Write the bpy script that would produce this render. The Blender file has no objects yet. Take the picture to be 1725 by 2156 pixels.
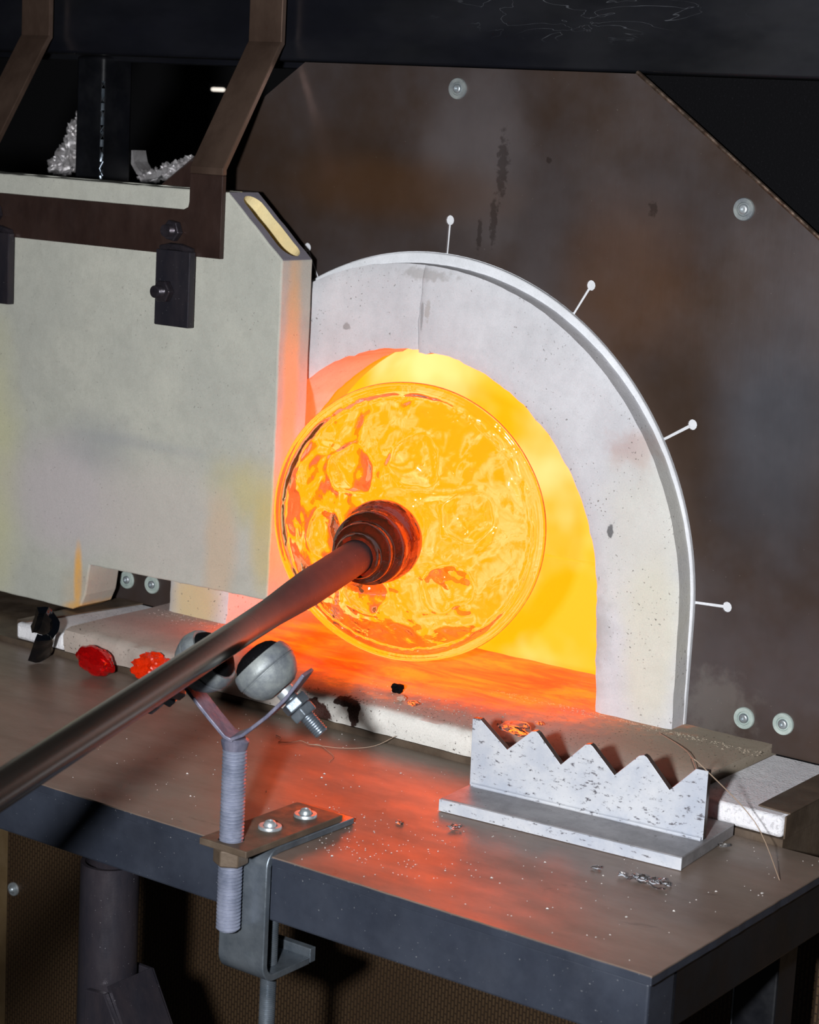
import bpy, bmesh, math, random
from math import sin, cos, pi, radians, sqrt, atan2
from mathutils import Vector, Matrix, noise
from mathutils.geometry import tessellate_polygon
V = Vector
S = bpy.context.scene
COL = S.collection
rnd = random.Random(7)

# ---------------------------------------------------------------- camera
cam_d = bpy.data.cameras.new('camera'); cam = bpy.data.objects.new('camera', cam_d); COL.objects.link(cam); S.camera = cam
yaw, pit, rol = radians(-35.344), radians(10.549), radians(3.073)
def R3(a, ax): return Matrix.Rotation(a, 3, ax)
Bm = Matrix(((1,0,0),(0,0,-1),(0,1,0)))
CM = R3(rol,'Z') @ R3(pit,'X') @ Bm @ R3(yaw,'Z')      # rows: right, down, forward
m4 = Matrix((CM[0], -CM[1], -CM[2])).transposed().to_4x4()
m4.translation = V((1.246, -1.78, 0.6))
cam.matrix_world = m4
cam_d.sensor_fit = 'VERTICAL'; cam_d.sensor_height = 36; cam_d.lens = 4411/2156*36
cam_d.clip_start = 0.02; cam_d.clip_end = 50
cam_d.dof.use_dof = True; cam_d.dof.focus_distance = 1.98; cam_d.dof.aperture_fstop = 15

# ---------------------------------------------------------------- light
w = bpy.data.worlds.new('world'); S.world = w; w.use_nodes = True
w.node_tree.nodes['Background'].inputs[0].default_value = (0.85, 0.92, 1.0, 1)
w.node_tree.nodes['Background'].inputs[1].default_value = 0.004
ld = bpy.data.lights.new('flash', 'AREA'); ld.shape = 'DISK'; ld.size = 0.07; ld.energy = 50; ld.color = (0.97, 0.98, 1.0)
lo = bpy.data.objects.new('flash', ld); COL.objects.link(lo); lo.location = (0.97, -1.78, 0.56)
lo.rotation_euler = (V((0.1, -0.1, 0.15)) - lo.location).to_track_quat('-Z', 'Y').to_euler()
S.view_settings.view_transform = 'Standard'; S.view_settings.look = 'None'
S.view_settings.exposure = 0; S.view_settings.gamma = 1; S.view_settings.use_curve_mapping = False

# ---------------------------------------------------------------- materials
def lin(c): return tuple(((x/255+.055)/1.055)**2.4 if x/255 > .04045 else x/255/12.92 for x in c) + (1,)
class NT:
    def __init__(s, name):
        s.m = bpy.data.materials.new(name); s.m.use_nodes = True; s.t = s.m.node_tree
        s.p = s.t.nodes['Principled BSDF']; s.tc = s.t.nodes.new('ShaderNodeTexCoord')
        s.co = s.tc.outputs['Object']
    def n(s, typ, **k):
        nd = s.t.nodes.new(typ)
        for a, b in k.items(): setattr(nd, a, b)
        return nd
    def L(s, a, b): s.t.links.new(a, b)
    def noise(s, scale, detail=5, rough=.6, stretch=None, dist=0, co=None):
        co = co or s.co
        if stretch:
            mp = s.n('ShaderNodeMapping'); mp.inputs['Scale'].default_value = stretch; s.L(co, mp.inputs[0]); co = mp.outputs[0]
        nd = s.n('ShaderNodeTexNoise'); nd.inputs['Scale'].default_value = scale; nd.inputs['Detail'].default_value = detail
        nd.inputs['Roughness'].default_value = rough; nd.inputs['Distortion'].default_value = dist
        s.L(co, nd.inputs['Vector']); return nd.outputs['Fac']
    def ramp(s, fac, a, b, lo=0., hi=1.):
        r = s.n('ShaderNodeMapRange'); r.interpolation_type = 'SMOOTHSTEP'
        r.inputs[1].default_value = a; r.inputs[2].default_value = b; r.inputs[3].default_value = lo; r.inputs[4].default_value = hi
        s.L(fac, r.inputs[0]); return r.outputs[0]
    def mix(s, fac, a, b, mode='MIX'):
        x = s.n('ShaderNodeMix'); x.data_type = 'RGBA'; x.blend_type = mode
        for sock, v in ((x.inputs[0], fac), (x.inputs[6], a), (x.inputs[7], b)):
            if isinstance(v, (int, float)): sock.default_value = v
            elif isinstance(v, tuple): sock.default_value = v
            else: s.L(v, sock)
        return x.outputs[2]
    def math(s, op, a, b=0.):
        x = s.n('ShaderNodeMath', operation=op)
        for i, v in ((0, a), (1, b)):
            if isinstance(v, (int, float)): x.inputs[i].default_value = v
            else: s.L(v, x.inputs[i])
        return x.outputs[0]
    def blob(s, c, r, ns=18, amt=.5, soft=.5):
        """patch mask centred at c with radii r, ragged by noise"""
        mp = s.n('ShaderNodeMapping', vector_type='POINT')
        mp.inputs['Location'].default_value = tuple(-c[i]/r[i] for i in range(3)); mp.inputs['Scale'].default_value = tuple(1/x for x in r)
        s.L(s.co, mp.inputs[0])
        ln = s.n('ShaderNodeVectorMath', operation='LENGTH'); s.L(mp.outputs[0], ln.inputs[0])
        nz = s.math('MULTIPLY', s.math('SUBTRACT', s.noise(ns, 4), .5), amt*2)
        return s.ramp(s.math('ADD', ln.outputs[1], nz), 1+soft, 1-soft, 0., 1.)
    def bump(s, h, strength=.3, dist=.001, prev=None):
        b = s.n('ShaderNodeBump'); b.inputs['Strength'].default_value = strength; b.inputs['Distance'].default_value = dist
        s.L(h, b.inputs['Height'])
        if prev: s.L(prev, b.inputs['Normal'])
        return b.outputs[0]
    def fin(s, col=None, rough=.5, metal=0., nrm=None, spec=None):
        if col is not None:
            if isinstance(col, tuple): s.p.inputs['Base Color'].default_value = col
            else: s.L(col, s.p.inputs['Base Color'])
        if isinstance(rough, (int, float)): s.p.inputs['Roughness'].default_value = rough
        else: s.L(rough, s.p.inputs['Roughness'])
        if isinstance(metal, (int, float)): s.p.inputs['Metallic'].default_value = metal
        else: s.L(metal, s.p.inputs['Metallic'])
        if nrm: s.L(nrm, s.p.inputs['Normal'])
        if spec is not None: s.p.inputs['Specular IOR Level'].default_value = spec
        return s.m

def metal(name, c1, c2, rough=.4, met=.8, sc=25, stretch=None, bs=.15, rv=.15, spk=None):
    t = NT(name); f = t.ramp(t.noise(sc, 6, .65, stretch), .3, .7)
    col = t.mix(f, lin(c1), lin(c2))
    if spk: col = t.mix(t.ramp(t.noise(420, 2), .72, .76), col, lin(spk))
    r = t.ramp(t.noise(sc*1.7, 4, .6, stretch), .3, .7, rough-rv, rough+rv)
    return t.fin(col, r, met, t.bump(t.noise(sc*14, 3), bs, .0006))

def cast(name, c1, c2, blobs=(), pits=.6, pitc=(110,105,100), fine=900, bs=.35, lvl=.69, hot=None):
    """castable refractory: mottled, sandy, with small pits"""
    t = NT(name); col = t.mix(t.ramp(t.noise(9, 5), .3, .7), lin(c1), lin(c2))
    col = t.mix(t.ramp(t.noise(70, 4), .35, .75, 0, .25), col, lin(tuple(int(x*.8) for x in c1)))
    for (c, r, cc, a, *k) in blobs:
        m = t.math('MULTIPLY', t.blob(c, r, *(k or ())), a); col = t.mix(m, col, lin(cc))
    col = t.mix(t.ramp(t.noise(700, 2, .7), .35, .7, 0, .16), col, lin(tuple(int(x*.72) for x in c1)))
    pit = t.ramp(t.noise(320, 3, .5), lvl, lvl+.04)
    pm = t.math('MULTIPLY', pit, t.ramp(t.noise(22, 3), .4, .62, .1, 1.))
    col = t.mix(t.math('MULTIPLY', pm, pits), col, lin(pitc))
    nb = t.bump(t.noise(fine, 3), bs, .0007)
    nb = t.bump(t.noise(60, 4), .25, .002, nb)
    nb = t.bump(t.math('SUBTRACT', 1., pm), .5, .0012, nb)
    if hot:  # furnace glow put into the surface: orange tint and masked emission
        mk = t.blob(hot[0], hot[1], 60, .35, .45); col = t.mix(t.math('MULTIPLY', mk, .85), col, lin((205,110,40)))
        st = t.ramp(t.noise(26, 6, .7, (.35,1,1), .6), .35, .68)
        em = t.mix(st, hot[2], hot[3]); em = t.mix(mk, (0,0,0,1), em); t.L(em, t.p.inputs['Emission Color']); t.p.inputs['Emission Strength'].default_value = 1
    return t.fin(col, .92, 0, nb, .25)

def glass(name, col, rough=.0, ior=1.5, nb=None):
    t = NT(name); t.p.inputs['Transmission Weight'].default_value = 1; t.p.inputs['IOR'].default_value = ior
    n = None
    if nb: n = t.bump(t.noise(nb[0], 3, .5, dist=.6), nb[1], nb[2])
    return t.fin(lin(col), rough, 0, n)

M = {}
# face plate: heat-tinted brown steel
t = NT('heat_tinted_steel'); c = t.mix(t.ramp(t.noise(5, 5, .6), .35, .68), lin((74,58,48)), lin((88,80,80)))
c = t.mix(t.blob((.04, 0, .57), (.06, .1, .08), 9, .7, .6), c, lin((104,96,96)))
c = t.mix(t.math('MULTIPLY', t.blob((-.06, 0, .53), (.12, .1, .03), 9, .4, .6), .6), c, lin((96,66,40)))
c = t.mix(t.math('MULTIPLY', t.blob((.23, 0, .46), (.07, .1, .07), 9, .4, .6), .5), c, lin((104,70,44)))
c = t.mix(t.math('MULTIPLY', t.blob((.40, 0, .33), (.06, .1, .1), 9, .4, .7), .6), c, lin((88,94,104)))
c = t.mix(t.math('MULTIPLY', t.blob((.36, 0, .06), (.035, .1, .03), 50, 1.3, .5), .35), c, lin((140,136,130)))
for cc, rr in (((.075,0,.56),(.006,.05,.03)), ((.068,0,.505),(.004,.05,.022)), ((.052,0,.49),(.003,.05,.016)), ((.25,0,.53),(.004,.05,.006)), ((.13,0,.57),(.003,.05,.003))):
    c = t.mix(t.math('MULTIPLY', t.blob(cc, rr, 160, 1.5, .3), .5), c, lin((34,22,16)))
c = t.mix(t.ramp(t.noise(500, 1), .77, .8), c, lin((150,140,132)))
rg = t.ramp(t.noise(6, 6, .6), .3, .7, .34, .52)
M['plate'] = t.fin(c, rg, .6, t.bump(t.noise(140, 4, .6, (1,1,.15)), .12, .0006))
M['black'] = metal('black_painted_steel', (11,12,15), (19,20,25), .42, .2, 12, None, .12)
M['beam'] = metal('beam_black_steel', (13,14,18), (22,23,30), .42, .25, 7, (.4,1,1), .1, .1)
M['apron'] = metal('blue_black_steel', (40,44,54), (52,57,68), .42, .2, 14, None, .12, .1, (120,122,125))
M['leg'] = metal('dark_scale_steel', (38,38,46), (58,52,56), .38, .4, 20, (1,1,.3), .2, .12, (110,108,112))
M['bronze'] = metal('bronzed_flat_bar', (80,63,54), (112,92,80), .33, .6, 10, (1,1,.5), .15)
M['bracket'] = metal('brown_oxide_steel', (46,33,30), (64,48,43), .36, .35, 16, (1,1,.5), .15)
M['edge'] = metal('edge_glint_steel', (120,95,80), (170,150,135), .3, .9, 60)
M['zinc'] = metal('bright_zinc', (150,160,165), (190,196,200), .38, .7, 60, None, .1, .1)
M['galv'] = metal('galvanised_steel', (92,102,112), (128,136,144), .34, .72, 25, None, .25, .12, (170,175,178))
M['zincmat'] = metal('matte_zinc_thread', (105,112,130), (135,140,158), .5, .35, 60)
M['ball'] = metal('worn_grey_casting', (92,98,106), (142,148,146), .48, .3, 38, (1,1,1), .3, .12)
M['strap'] = metal('grey_violet_strap', (84,86,104), (112,110,126), .5, .3, 40, (3,3,.6), .3)
M['darkbolt'] = metal('blued_bolt', (44,42,48), (66,60,66), .3, .6, 80)
M['pale'] = metal('pale_washer_paint', (150,165,160), (178,190,184), .45, .15, 60)
m_ = M['beam']; tt = m_.node_tree; t = NT.__new__(NT); t.m = m_; t.t = tt; t.p = tt.nodes['Principled BSDF']; t.tc = tt.nodes['Texture Coordinate']; t.co = t.tc.outputs['Object']
old = t.p.inputs['Base Color'].links[0].from_socket
nz = t.noise(16, 3, .5, (.6,1,2.6), 1.2); ln = t.math('ABSOLUTE', t.math('SUBTRACT', nz, .5))
sm = t.math('MULTIPLY', t.ramp(ln, .006, .002), t.blob((.15,.004,.712), (.13,.1,.02), 30, .8, .4))
t.L(t.mix(t.math('MULTIPLY', sm, .3), old, lin((120,124,130))), t.p.inputs['Base Color'])
# table top
t = NT('scuffed_table_steel'); c = t.mix(t.ramp(t.noise(9, 6, .65, (.5,1,1)), .3, .7), lin((106,90,80)), lin((132,115,104)))
c = t.mix(t.ramp(t.noise(26, 6, .7, (.35,1,1), 1.), .62, .7, 0, .55), c, lin((74,54,46)))
c = t.mix(t.math('MULTIPLY', t.blob((.12,-.2,0),(.45,.05,.05), 14, .35, .6), .45), c, lin((108,104,92)))
c = t.mix(t.ramp(t.noise(700, 1), .78, .8), c, lin((170,165,160)))
rg = t.ramp(t.noise(14, 6, .7, (.4,1,1)), .3, .72, .34, .54)
M['table'] = t.fin(c, rg, .3, t.bump(t.noise(180, 5, .7, (.3,1,1)), .22, .0005))
M['arch'] = cast('white_castable', (206,206,210), (190,190,194), [
    ((.30,-.03,.12),(.03,.1,.08),(206,200,160),.4), ((.262,-.03,.30),(.022,.1,.018),(172,142,136),.6,45,1.1,.6),
    ((.29,-.03,.22),(.05,.1,.09),(198,196,180),.5), ((.225,-.03,.115),(.025,.1,.05),(150,150,146),.5,50,.9),
    ((.245,-.03,.217),(.0035,.1,.006),(84,84,86),.9,160,.8,.2), ((.012,-.03,.447),(.03,.1,.006),(140,134,130),.5,120,1.2,.4), ((.006,-.03,.405),(.0022,.1,.014),(150,150,152),.9,90,.6,.2), ((.013,-.03,.41),(.003,.1,.01),(150,140,132),.5,160,1.3,.3), ((-.09,-.03,.385),(.005,.05,.004),(120,112,108),.6,160,.9,.2),
    ((-.29,-.03,.05),(.035,.1,.06),(206,178,110),.7)], pits=.85, lvl=.655)
M['gasket'] = cast('white_fibre_rope', (222,224,228), (206,208,212), pits=.3)
M['door'] = cast('grey_green_castable', (184,184,173), (172,173,164), [
    ((-.56,-.09,.17),(.05,.1,.15),(192,190,150),.7,12,.4), ((-.165,-.09,.20),(.045,.1,.03),(190,176,110),.6,20,.6,.8), ((-.135,-.09,.16),(.02,.1,.05),(190,170,100),.6),
    ((-.43,-.09,.16),(.09,.1,.06),(182,174,176),.8,12,.4), ((-.39,-.09,.225),(.05,.1,.028),(138,140,146),.45,18,.9,.8), ((-.31,-.09,.235),(.09,.1,.007),(146,148,152),.35,18,.8,.8),
    ((-.28,-.09,.15),(.10,.1,.07),(186,178,172),.6), ((-.41,-.09,.065),(.006,.1,.035),(226,164,70),.9,40,.3), ((-.40,-.09,.05),(.03,.1,.03),(190,160,120),.3), ((-.41,-.09,.032),(.02,.1,.008),(216,160,70),.7,60,.5),
    ((-.20,-.09,.13),(.02,.1,.06),(196,170,140),.6), ((-.40,-.06,.06),(.012,.03,.03),(150,140,136),.5,70,.8),
    ((-.129,-.07,.32),(.004,.012,.14),(206,170,120),.75,24,.4), ((-.20,-.06,.5),(.03,.03,.03),(200,190,150),.0)], pits=.45)
M['slab'] = cast('pinkish_hearth_slab', (172,160,150), (150,142,134), [((-.3,-.05,.03),(.12,.08,.1),(180,160,156),.7),((.37,-.05,.03),(.1,.1,.1),(150,138,118),.7),
    ((.1,-.172,.015),(.14,.008,.03),(214,212,206),.95,60,.5),((-.002,-.172,.008),(.026,.02,.018),(58,26,20),1,90,.6,.08),((.05,-.172,.02),(.006,.02,.014),(50,30,26),1,120,.9,.1),((.036,-.172,.03),(.012,.02,.004),(50,30,26),1,120,.9,.1)], pits=.9, lvl=.64, pitc=(60,44,34), hot=((.02,.02,.034),(.235,.125,.05),(.45,.03,0,1),(1.4,.25,.0,1)))  # hot patch paints the furnace glow onto the sill
M['board'] = cast('white_insulating_board', (228,228,230), (200,200,206), pits=.45, pitc=(140,138,140), lvl=.57, fine=420, bs=1.)
M['brown'] = metal('burnt_brown_angle_steel', (74,62,52), (98,84,70), .55, .3, 22, None, .3)
M['painted'] = NT('whitewashed_steel'); t = M['painted']
c = t.mix(t.ramp(t.noise(16, 6, .7), .3, .7), lin((160,166,178)), lin((188,190,194)))
c = t.mix(t.ramp(t.noise(120, 5, .75, (1,1,2.2)), .57, .65), c, lin((84,82,88)))
c = t.mix(t.ramp(t.noise(30, 4, .6), .68, .74, 0, .7), c, lin((90,66,54)))
M['painted'] = t.fin(c, .55, .1, t.bump(t.noise(200, 5, .7), .4, .0005))
t = NT('bare_grey_steel'); c = t.mix(t.ramp(t.noise(30, 6, .7), .3, .7), lin((118,116,118)), lin((150,148,150)))
c = t.mix(t.ramp(t.noise(160, 5, .75), .62, .68), c, lin((84,78,76)))
M['bare'] = t.fin(c, .5, .3, t.bump(t.noise(200, 5, .7), .3, .0005))
# mesh panel : rows of tiny slots
t = NT('perforated_brown_panel'); mp = t.n('ShaderNodeMapping'); mp.inputs['Rotation'].default_value = (pi/2, 0, 0); t.L(t.co, mp.inputs[0])
sx = t.n('ShaderNodeSeparateXYZ'); t.L(t.co, sx.inputs[0])
cx = t.n('ShaderNodeCombineXYZ'); t.L(sx.outputs[2], cx.inputs[0]); t.L(sx.outputs[0], cx.inputs[1])
bk = t.n('ShaderNodeTexBrick'); bk.inputs['Scale'].default_value = 1; bk.inputs['Brick Width'].default_value = .009; bk.inputs['Row Height'].default_value = .0042
bk.inputs['Mortar Size'].default_value = .0011; bk.inputs['Mortar Smooth'].default_value = .3; t.L(cx.outputs[0], bk.inputs['Vector'])
c = t.mix(t.ramp(t.noise(8, 4), .3, .7), lin((72,54,36)), lin((84,66,46)))
c2 = t.mix(bk.outputs['Fac'], c, lin((52,39,27)))
M['mesh'] = t.fin(c2, .5, .4, t.bump(bk.outputs['Fac'], .4, .001))
M['brownstrip'] = metal('brown_edge_strip', (90,72,48), (100,82,56), .6, .2)
M['red'] = metal('red_paint', (170,16,16), (150,14,14), .5, .1)
M['foil'] = metal('crumpled_foil_fibre', (150,146,146), (196,194,196), .3, .55, 60, None, .8, .15)
t = NT('soot_black'); M['dark'] = t.fin(t.mix(t.ramp(t.noise(500,2),.6,.7), lin((6,6,8)), lin((16,16,19))), .8, 0, t.bump(t.noise(400,3),.4,.001), .08)
M['room'] = NT('dark_workshop_wall').fin(lin((22,22,25)), .8)
M['floor'] = metal('dark_concrete', (40,38,37), (52,50,48), .8, 0, 6)
t = NT('blowpipe_steel'); PA = V((.184,-.515,.1845)); PX = (V((.0315,-.066,.1985))-PA).normalized()
dp = t.n('ShaderNodeVectorMath', operation='DOT_PRODUCT'); t.L(t.co, dp.inputs[0]); dp.inputs[1].default_value = PX
k0 = PX.dot(PA); sc_ = t.math('ADD', dp.outputs['Value'], t.math('MULTIPLY', t.math('SUBTRACT', t.noise(30, 4), .5), .04))
hm = t.ramp(sc_, k0-.06, k0+.13)
c = t.mix(hm, t.mix(t.noise(8, 3), lin((98,88,80)), lin((106,98,92))), t.mix(t.ramp(t.noise(40, 5), .3, .7), lin((46,37,43)), lin((60,48,52))))
c = t.mix(t.math('MULTIPLY', t.ramp(t.noise(320, 2), .70, .74), hm), c, lin((128,108,108)))
M['iron'] = t.fin(c, t.math('ADD', t.math('MULTIPLY', hm, .27), .24), t.math('SUBTRACT', .95, t.math('MULTIPLY', hm, .65)), t.bump(t.noise(260, 3), .12, .0004))
M['unused_'] = metal('scaled_pipe_head', (60,48,52), (72,56,58), .5, .3, 30, None, .3, .08, (130,112,110))
M['clear'] = glass('clear_hot_glass', (255,244,226), .03, 1.5, (40, .28, .004)); q_ = M['clear'].node_tree.nodes['Principled BSDF']; q_.inputs['Emission Color'].default_value = (.04,.012,.002,1); q_.inputs['Emission Strength'].default_value = 1
M['rim'] = glass('clear_rim_glass', (255,246,228), .0, 1.5)
M['amber'] = glass('amber_collar_glass', (84,46,30), .06, 1.5, (120, .25, .002)); M['amber'].node_tree.nodes['Principled BSDF'].inputs['Transmission Weight'].default_value = .62
M['redglass'] = glass('deep_red_glass', (250,62,60), .05, 1.5); M['orangeglass'] = glass('orange_red_glass', (252,58,14), .08, 1.5, (300, .6, .002))
M['shard'] = glass('clear_glass_scrap', (245,248,250), .02, 1.5, (300,.4,.001))
M['redglass'].node_tree.nodes['Principled BSDF'].inputs['Base Color'].default_value = lin((225,20,22))
for k_, v_ in (('redglass', .8), ('orangeglass', .5)): M[k_].node_tree.nodes['Principled BSDF'].inputs['Transmission Weight'].default_value = v_
t = NT('black_glass'); M['blackglass'] = t.fin(lin((6,8,12)), .06, 0, t.bump(t.noise(90, 2), .3, .002), .8)
t = NT('fibre_thread'); M['thread'] = t.fin(lin((150,130,112)), .5)
t = NT('glass_dust'); M['dust'] = t.fin(lin((200,196,192)), .3)
# incandescent lining
def glow(name, e1, e2, sc=6, a=.4, b=.7):
    t = NT(name); c = t.mix(t.ramp(t.noise(sc, 3, .5), a, b), e1, e2)
    t.p.inputs['Base Color'].default_value = (.30,.10,.02,1)
    t.p.inputs['Roughness'].default_value = 1
    t.L(c, t.p.inputs['Emission Color']); t.p.inputs['Emission Strength'].default_value = 1
    return t.m
M['glow'] = glow('incandescent_lining', (4.8,.50,.0,1), (5.0,.84,.30,1), 7, .42, .72)
M['glow2'] = glow('incandescent_ring', (3.2,.26,.0,1), (3.2,.34,.004,1))
# intrados: castable lit by the glow; floor: slab with glow painted in
M['painted_glow_floor'] = M['slab']

# ---------------------------------------------------------------- mesh helpers
class MB:
    def __init__(s): s.v = []; s.f = []
    def add(s, vs, fs, mtx=None):
        o = len(s.v); s.v += [tuple(mtx @ V(v)) if mtx else tuple(v) for v in vs]; s.f += [tuple(i+o for i in f) for f in fs]; return s
    def box(s, a, b, mtx=None):
        (x0,y0,z0),(x1,y1,z1) = a, b
        return s.add([(x0,y0,z0),(x1,y0,z0),(x1,y1,z0),(x0,y1,z0),(x0,y0,z1),(x1,y0,z1),(x1,y1,z1),(x0,y1,z1)],
            [(0,3,2,1),(4,5,6,7),(0,1,5,4),(1,2,6,5),(2,3,7,6),(3,0,4,7)], mtx)
    def prism(s, loops, a, b, axis='y', mtx=None):
        """loops: outer + holes of 2D points; axis y -> (x,z) plane extruded a..b in y; x -> (y,z); z -> (x,y)"""
        if not isinstance(loops[0][0], (list, tuple)): loops = [loops]
        P = {'y': lambda p,h:(p[0],h,p[1]), 'x': lambda p,h:(h,p[0],p[1]), 'z': lambda p,h:(p[0],p[1],h)}[axis]
        tri = tessellate_polygon([[V((p[0],p[1],0)) for p in l] for l in loops])
        flat = [p for l in loops for p in l]; n = len(flat)
        vs = [P(p,a) for p in flat] + [P(p,b) for p in flat]
        fs = [tuple(t) for t in tri] + [tuple(i+n for i in reversed(t)) for t in tri]
        if len(loops) == 1: fs = [tuple(range(n)), tuple(range(2*n-1, n-1, -1))]
        o = 0
        for l in loops:
            k = len(l)
            for i in range(k): j = (i+1) % k; fs.append((o+i, o+j, n+o+j, n+o+i))
            o += k
        return s.add(vs, fs, mtx)
    def lathe(s, prof, org, ax, n=32, closed=False, wob=None):
        """prof: (r, h) along axis ax from org"""
        ax = V(ax).normalized(); u = ax.orthogonal().normalized(); w = ax.cross(u); org = V(org); vs = []; fs = []; k = len(prof)
        for i in range(n):
            a = 2*pi*i/n; d = u*cos(a) + w*sin(a)
            for (r, h) in prof:
                vs.append(org + d*r + ax*h)
        for i in range(n):
            j = (i+1) % n
            for q in range(k-1 if not closed else k):
                q2 = (q+1) % k; fs.append((i*k+q, i*k+q2, j*k+q2, j*k+q))
        if not closed:
            if prof[0][0] > 1e-5: fs.append(tuple(i*k for i in range(n)))
            if prof[-1][0] > 1e-5: fs.append(tuple(i*k+k-1 for i in reversed(range(n))))
        return s.add(vs, fs)
    def cyl(s, p0, p1, r0, r1=None, n=24):
        p0, p1 = V(p0), V(p1); return s.lathe([(r0, 0), (r1 if r1 is not None else r0, (p1-p0).length)], p0, p1-p0, n)
    def thread(s, p0, p1, r, pitch, n=20, depth=.12):
        p0, p1 = V(p0), V(p1); L = (p1-p0).length; prof = [(r*.8, 0)]; h = pitch*.3
        while h < L - pitch*.3: prof += [(r*(1-depth), h), (r, h+pitch*.32), (r, h+pitch*.55)]; h += pitch
        prof.append((r*.82, L)); return s.lathe(prof, p0, p1-p0, n)
    def tube(s, pts, r, n=8):
        pts = [V(p) for p in pts]; vs = []; fs = []; k = len(pts); up = V((0,0,1))
        for i, p in enumerate(pts):
            d = (pts[min(i+1,k-1)] - pts[max(i-1,0)]).normalized()
            u = d.cross(up); u = u.normalized() if u.length > 1e-3 else d.orthogonal().normalized(); w = d.cross(u)
            rr = r[i] if isinstance(r, (list, tuple)) else r
            for q in range(n): a = 2*pi*q/n; vs.append(p + (u*cos(a) + w*sin(a))*rr)
        for i in range(k-1):
            for q in range(n): q2 = (q+1) % n; fs.append((i*n+q, i*n+q2, (i+1)*n+q2, (i+1)*n+q))
        fs += [tuple(range(n-1,-1,-1)), tuple(range((k-1)*n, k*n))]
        return s.add(vs, fs)
    def strip(s, path, half, wd, th):
        """flat bar following path (3D points), width vector wd (Vector, half width 'half'), thickness th"""
        path = [V(p) for p in path]; wd = V(wd).normalized()*half; k = len(path); vs = []; fs = []
        for i, p in enumerate(path):
            d = V((0,0,0))
            if i: d += (path[i]-path[i-1]).normalized()
            if i < k-1: d += (path[i+1]-path[i]).normalized()
            nn = wd.cross(d).normalized(); sc = 1
            if 0 < i < k-1:
                cs = (path[i]-path[i-1]).normalized().dot((path[i+1]-path[i]).normalized()); sc = 1/max(.5, sqrt((1+cs)/2))
            nn = nn*th/2*sc
            vs += [p-wd-nn, p+wd-nn, p+wd+nn, p-wd+nn]
        for i in range(k-1):
            for q in range(4): q2 = (q+1) % 4; fs.append((i*4+q, i*4+q2, (i+1)*4+q2, (i+1)*4+q))
        fs += [(3,2,1,0), tuple((k-1)*4+q for q in range(4))]
        return s.add(vs, fs)
    def hexn(s, p0, p1, r, rot=0.):
        p0, p1 = V(p0), V(p1); ax = (p1-p0).normalized(); u = ax.orthogonal().normalized(); w = ax.cross(u); L = (p1-p0).length; vs = []; fs = []
        for h, f in ((0,.9),(.12,1),(.88,1),(1,.9)):
            for q in range(6): a = rot + q*pi/3; vs.append(p0 + ax*L*h + (u*cos(a)+w*sin(a))*r*f)
        for h in range(3):
            for q in range(6): q2 = (q+1) % 6; fs.append((h*6+q, h*6+q2, h*6+6+q2, h*6+6+q))
        fs += [tuple(range(5,-1,-1)), tuple(range(18,24))]
        return s.add(vs, fs)
    def rock(s, c, rad, seed=0, rough=.3, sub=3, mtx=None, freq=1.5, flat=True):
        bm = bmesh.new(); bmesh.ops.create_icosphere(bm, subdivisions=sub, radius=1)
        off = V((seed*3.1, seed*1.7, seed*.9)); vs = []
        for v in bm.verts:
            d = v.co.normalized(); k = 1 + rough*noise.noise(d*freq+off) + rough*.45*noise.noise(d*freq*3+off)
            # angular facets
            p = V((d.x*rad[0], d.y*rad[1], d.z*rad[2]))*k
            if mtx: p = mtx @ p
            p += V(c)
            vs.append(p)
        fs = [[v.index for v in f.verts] for f in bm.faces]; bm.free()
        return s.add(vs, fs)
    def build(s, name, mat, parent=None, smooth=35, bevel=0., label=None):
        me = bpy.data.meshes.new(name); me.from_pydata(s.v, [], s.f); me.update()
        bm = bmesh.new(); bm.from_mesh(me); bmesh.ops.recalc_face_normals(bm, faces=bm.faces); bm.to_mesh(me); bm.free()
        me.materials.append(mat)
        if smooth:
            for p in me.polygons: p.use_smooth = True
            me.set_sharp_from_angle(angle=radians(smooth))
        o = bpy.data.objects.new(name, me); COL.objects.link(o)
        if bevel:
            b = o.modifiers.new('bevel', 'BEVEL'); b.width = bevel; b.segments = 2; b.limit_method = 'ANGLE'; b.angle_limit = radians(40)
        if parent:
            o.parent = parent; root = parent
            mw = Matrix.Identity(4); q = parent; chain = []
            while q: chain.append(q); q = q.parent
            for q in reversed(chain): mw = mw @ q.matrix_parent_inverse @ Matrix.Translation(q.location) if q.type == 'EMPTY' else mw @ q.matrix_parent_inverse
            o.matrix_parent_inverse = mw.inverted()
        if label: o['label'] = label
        return o
def thing(name, label, cat, loc=(0,0,0), group=None):
    o = bpy.data.objects.new(name, None); o.empty_display_size = .02; COL.objects.link(o); o.location = loc
    return tag(o, label, cat, group)
def tag(o, label, cat, group=None, kind=None):
    o['label'] = label; o['category'] = cat
    if group: o['group'] = group
    if kind: o['kind'] = kind
    return o
def struct(o): o['kind'] = 'structure'; return o

# ---------------------------------------------------------------- the setting
fl = struct(MB().box((-3,-3,-.95),(3,2.2,-.9)).build('floor', M['floor'], smooth=0))
struct(MB().box((-3,2.2,-.95),(3,2.3,2.2)).build('wall_back', M['room'], smooth=0))

# ---------------------------------------------------------------- furnace
ZC = .14; RO = .317; RG = .329
fur = thing('furnace', 'glass furnace with heat-tinted steel face plate, black frame and glowing arched mouth', 'furnace', (0, .2, -.9))
def arcpts(r, zb, n=48, xb=None):
    """right leg bottom, up, over, left leg bottom"""
    pts = [((xb or r), zb)]
    for i in range(n+1): a = pi*i/n; pts.append((r*cos(a), ZC + r*sin(a)))
    pts.append((-(xb or r), zb)); return pts
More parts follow.
